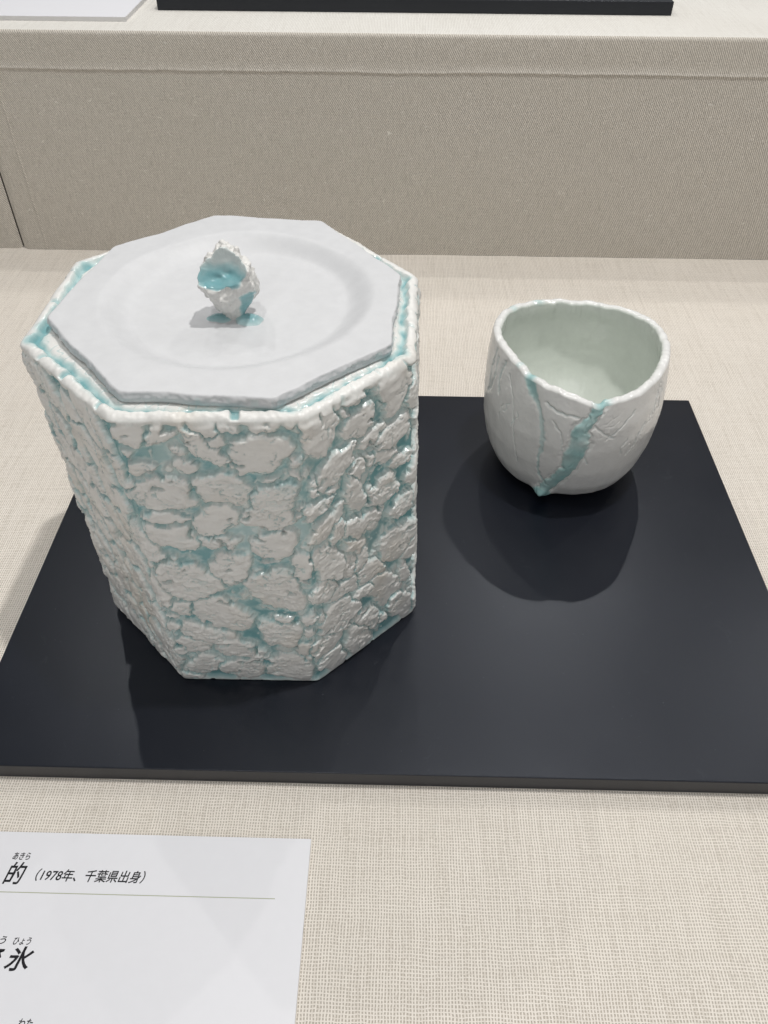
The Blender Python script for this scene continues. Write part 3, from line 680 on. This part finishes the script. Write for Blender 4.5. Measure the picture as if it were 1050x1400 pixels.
# ------------------------------------------------------------------ the tea bowl
CB = np.array([226.6, 232.0])
bowl = empty('tea_bowl', (CB[0], CB[1], 0))
tag(bowl, 'round white porcelain tea bowl with cracked wall and one turquoise drip on black board', 'tea bowl')
def build_bowl():
    nt_ = 900; th = np.linspace(-math.pi, math.pi, nt_, endpoint=False)
    sc_b = 1.006
    zk = np.array([0, .012, .03, .1, .22, .4, .6, .8, 1.0]); rk = sc_b * np.array([22, 33, 38.5, 45.0, 50.0, 53.8, 55.2, 54.4, 52.4])
    H = 92.6
    shape = lambda T, Z: 1 + Z * (-0.024 * np.cos(2 * T) - 0.025 * np.sin(2 * T) + 0.004 * np.cos(3 * T) + 0.047 * np.sin(3 * T))
    deg = np.degrees(th)
    # height of the rim round the bowl: nicks and a dip over the drip
    kd = np.array([-180, -160, -145, -135, -124, -112, -100, -92, -86, -78, -60, -40, -10, 30, 60, 95, 125, 150, 180])
    kz = np.array([93.0, 92.5, 91.5, 89.5, 91.0, 90.5, 89.5, 87.5, 85.5, 88.5, 90.5, 92, 93, 93, 92, 91.5, 92.5, 93.5, 93.0])
    rimz = np.interp(deg + 3.5, kd, kz - 1.3)
    g = np.exp(-0.5 * (np.arange(-12, 13) / 4.5) ** 2); g /= g.sum(); rimz = np.convolve(np.pad(rimz, 12, 'wrap'), g, 'valid')
    arc = th * 54
    rimz = rimz + 1.3 * pn(arc / 11, arc * 0, 100) + 0.4 * pn(arc / 4, arc * 0, 101)
    # outer wall rows by fraction of the rim height
    # quadratic spacing near the foot for a round bottom
    f = np.concatenate([[0.0, 0.003, 0.008], np.linspace(0.014, 0.985, 230)])
    from_r = lambda z: np.interp(z, zk, rk)
    zz = np.linspace(0, 1, 801); rs = from_r(zz); kk = np.exp(-0.5 * (np.arange(-40, 41) / 16.0) ** 2); kk /= kk.sum()
    rsm = np.convolve(np.pad(rs, 40, 'reflect', reflect_type='odd'), kk, 'valid'); wq = sst(0.02, 0.08, zz); rs = rs * (1 - wq) + rsm * wq
    TT, FF = np.meshgrid(th, f)
    Zo = FF * rimz[None]; Ro = np.interp(FF, zz, rs) * shape(TT, FF)
    TR = 0.061                                   # turns the marks a little round the bowl
    TT = TT + TR; D = np.degrees(TT); deg = deg + math.degrees(TR)
    Zn = Zo
    # ----- relief in (arc mm, height mm)
    ax = TT * 54
    h = 0.5 * pn(ax / 26, Zn / 30, 102) + 0.16 * pn(ax / 7, Zn / 9, 103) + 0.05 * fbm(ax / 2.2, Zn / 2.2, 3, 104)
    glaze = np.zeros_like(h)
    def stroke(pts, wid, warp=0.6):
        """distance in mm to a polyline given as (degrees, z, [width])"""
        best = np.full(h.shape, 1e9); wl = np.ones(h.shape)
        wx_ = ax + warp * pn(ax / 3, Zn / 3, 110); wz_ = Zn + warp * pn(ax / 3, Zn / 3, 111)
        for p, q in zip(pts[:-1], pts[1:]):
            x0, z0 = math.radians(p[0]) * 54, p[1]; x1, z1 = math.radians(q[0]) * 54, q[1]
            L2 = (x1 - x0) ** 2 + (z1 - z0) ** 2; t = np.clip(((wx_ - x0) * (x1 - x0) + (wz_ - z0) * (z1 - z0)) / L2, 0, 1)
            w_ = p[2] + (q[2] - p[2]) * t if len(p) > 2 else wid
            dd = np.hypot(wx_ - x0 - t * (x1 - x0), wz_ - z0 - t * (z1 - z0)) / w_
            best = np.minimum(best, dd)
        return best
    K = 92.6 / 94.0
    main = [(-82, 92, 4.4), (-85, 84, 3.0), (-87.5, 77, 2.5), (-92.5, 69, 4.2), (-91.4, 60, 5.0), (-94, 49, 5.2), (-95, 38, 3.8), (-100, 27, 3.8), (-106, 17, 4.2), (-109, 11, 3.4)]
    dmain = stroke(main, 1.0, 1.0)
    h = h - 0.9 * np.exp(-((dmain - 1.15) / 0.22) ** 2) + 0.75 * (1 - sst(0.3, 1.1, dmain)) * (0.7 + 0.6 * pn(ax / 6, Zn / 8, 114))
    glaze = np.maximum(glaze, (1 - sst(0.80, 1.22, dmain)) * (0.72 + 0.32 * pn(ax / 8, Zn / 10, 113)))
    dl = stroke([(-134, 94, 3.0), (-131, 88, 4.0), (-126, 82, 3.0), (-121, 78, 1.6), (-117, 70, 1.2), (-113.8, 60, 1.7), (-113, 50, 1.4), (-114, 42, 1.0), (-113.5, 30, 0.8), (-110, 22, 0.8), (-106, 19, 1.0)], 1.0, 0.9)
    h = h - 0.6 * np.exp(-(dl / 1.1) ** 2)
    glaze = np.maximum(glaze, (1 - sst(0.5, 1.5, dl)) * (0.40 + 0.45 * sst(75, 86, Zn)))
    cracks = [([(-116, 80), (-110, 78), (-104, 77), (-95, 77)], 0.7, .9), ([(-109, 71), (-105, 66), (-102, 62), (-101, 52)], 0.5, .6),
              ([(-158, 86), (-160, 80), (-160, 73), (-157, 66)], 1.2, .8), ([(-77, 62), (-72, 67), (-66, 74), (-62, 79)], 0.5, .7),
              ([(-151, 82), (-143, 74), (-139, 66), (-136, 54), (-132, 40), (-130, 29)], 0.4, .4), ([(-35, 88), (-38, 80), (-40, 73), (-44, 68)], 0.6, .7),
              ([(-50, 66), (-54, 60), (-55, 52), (-60, 46)], 0.5, .6), ([(-30, 84), (-33, 74), (-31, 66)], 0.5, .6), ([(-62, 60), (-66, 54), (-64, 48)], 0.4, .5),
              ([(-85, 72), (-78, 66), (-73, 63)], 0.6, .7), ([(-168, 84), (-166, 74), (-168, 62)], 0.8, .7), ([(-172, 88), (-173, 76), (-170, 66), (-171, 58)], 0.7, .6)]
    rr = random.Random(3)
    for _ in range(34):
        a0 = rr.uniform(-180, 180); z0 = rr.uniform(35, 88)
        pts = [(a0, z0)]
        for _k in range(3): pts.append((pts[-1][0] + rr.uniform(-3.5, 3.5), pts[-1][1] - rr.uniform(2, 6)))
        cracks.append((pts, rr.uniform(0.4, 0.6), rr.uniform(0.2, 0.45)))
    for pts, wd, dep in cracks:
        dc = stroke(pts, wd, 0.8)
        h = h - dep * np.exp(-dc ** 2) 
        glaze = np.maximum(glaze, 0.26 * np.exp(-(dc * 1.1) ** 2) * min(1, wd * 1.4))
    # scaly right shoulder
    sc = sst(0.0, 0.4, pn(ax / 20, Zn / 20, 120)) * sst(-95, -60, D) * sst(40, 55, Zn)
    h = h - 0.45 * sc * np.exp(-(pn(ax / 3.2, Zn / 4.5, 121) / 0.09) ** 2)
    # a hanging drop at the foot of the drip
    dx_ = (D + 109.5) * math.pi / 180 * 46
    drop = np.exp(-(dx_ / 5.0) ** 2 - ((Zn - 8.0) / 5.5) ** 2)
    h = h + 6.5 * drop; glaze = np.maximum(glaze, 0.85 * sst(0.12, 0.4, drop))
    h = h * sst(0.0, 0.03, FF)
    Ro = Ro + h
    rows = [np.stack([Ro[k] * np.cos(th), Ro[k] * np.sin(th), Zo[k]], 1) for k in range(len(f))]
    gls = [glaze[k] for k in range(len(f))]
    tint = [np.zeros(nt_) for _ in f]
    # rim: rounded lip, uneven thickness
    thick = 5.4 + 0.7 * pn(arc / 16, arc * 0, 130) + 0.3 * pn(arc / 4, arc * 0, 131)
    ro = Ro[-1] ; zo = Zo[-1]
    spill = np.exp(-((deg + 83) / 4.5) ** 2) + np.exp(-((deg + 132) / 4.0) ** 2) + 0.5 * np.exp(-((deg - 118) / 4) ** 2) + 0.45 * np.exp(-((deg - 140) / 3) ** 2) + 0.4 * np.exp(-((deg + 145) / 3) ** 2)
    for a in np.linspace(0, math.pi, 15)[1:]:
        r_ = ro - thick / 2 * (1 - math.cos(a)) ; z_ = zo + 2.0 * math.sin(a) + 0.3 * pn(arc / 6, a + arc * 0, 132) * math.sin(a)
        rows.append(np.stack([r_ * np.cos(th), r_ * np.sin(th), z_], 1)); gls.append(np.clip(spill * 0.8, 0, 0.85) * (1 if a < 2.6 else 0.5)); tint.append(np.full(nt_, sst(1.6, 3.1, np.array(a))))
    ri0 = ro - thick
    for t in np.concatenate([np.linspace(0.02, 0.9, 60), [0.94, 0.97, 0.985, 0.995]]):
        fr = 1 - t
        zin = 7.0 + (zo - 7.0) * fr
        fo = np.clip((zin) / rimz, 0, 1)
        rin = (np.interp(fo, zz, rs) - 5.2) * shape(th, fo)
        # round the inside into a bowl
        cr = np.sqrt(np.clip(1 - (np.clip(t - 0.35, 0, 1) / 0.65) ** 2.6, 0, 1))
        rin = rin * cr
        w0 = 1 - sst(0, 0.15, np.array(t)); rin = rin * (1 - w0) + ri0 * w0
        rin = rin + 0.25 * pn(arc / 18, zin / 16, 133) + 0.08 * pn(arc / 5, zin / 5, 134)
        rows.append(np.stack([rin * np.cos(th), rin * np.sin(th), zin], 1))
        lk = np.exp(-((deg + 143 + (zin - 70) * 0.25) / 1.6) ** 2) * sst(58, 66, zin) * (1 - sst(84, 90, zin)) * 0.7
        gls.append(lk * 1.3); tint.append(np.ones(nt_))
    V = np.array(rows); nr = len(V)
    ctr = V[-1].mean(0)
    V = V.reshape(-1, 3); G = np.concatenate(gls); Tn = np.concatenate(tint)
    i = np.arange(nr - 1)[:, None] * nt_ + np.arange(nt_)[None]; j = np.arange(nr - 1)[:, None] * nt_ + ((np.arange(nt_) + 1) % nt_)[None]
    Q = np.stack([i, j, j + nt_, i + nt_], -1).reshape(-1, 4)
    # close inside bottom and foot with small fans of quads
    def cap(V, Q, row, z):
        idx = np.arange(nt_) + row * nt_; c_ = len(V)
        V = np.concatenate([V, [[0, 0, z]]]); a = idx[0::2]; b = np.roll(idx, -1)[0::2]; c2 = np.roll(idx, -2)[0::2]
        q = np.stack([a, b, c2, np.full(len(a), c_)], 1); return V, q
    V, q1 = cap(V, Q, nr - 1, ctr[2]); V, q0 = cap(V, Q, 0, 0.0)
    Q = np.concatenate([Q, q1, q0[:, ::-1]]); G = np.append(G, [0, 0]); Tn = np.append(Tn, [1, 0])
    N = vert_normals(V, Q)
    isd = np.zeros(len(V), bool); fm = np.zeros((nr, nt_), bool); fm[:len(f)] = (dmain < 1.05) | (drop > 0.22); isd[:nr * nt_] = fm.ravel()
    fd = isd[Q].all(1)
    at_ = {'glaze': G, 'inside': Tn}
    link('wall', sub_mesh('wall', V, Q, ~fd, at_, N), M_BOWL, bowl)
    o = link('glaze_drip', sub_mesh('glaze_drip', V, Q, fd, at_, N), M_BOWL, bowl)
    o['label'] = 'turquoise glaze drip running down the wall to a hanging drop'
build_bowl()
# the bowl's inside is glossier and faintly green
nt = M_BOWL.node_tree; N_ = NT(nt); b_ = nt.nodes['Principled BSDF']
ins = N_.n('ShaderNodeAttribute', attribute_name='inside').outputs['Fac']
src = b_.inputs['Base Color'].links[0].from_socket
nt.links.new(N_.mix(ins, src, (0.86, 0.91, 0.865, 1), 'MULTIPLY'), b_.inputs['Base Color'])
src = b_.inputs['Roughness'].links[0].from_socket
nt.links.new(N_.math('MULTIPLY', src, N_.mapr(ins, 0, 1, 1.0, 0.45)), b_.inputs['Roughness'])
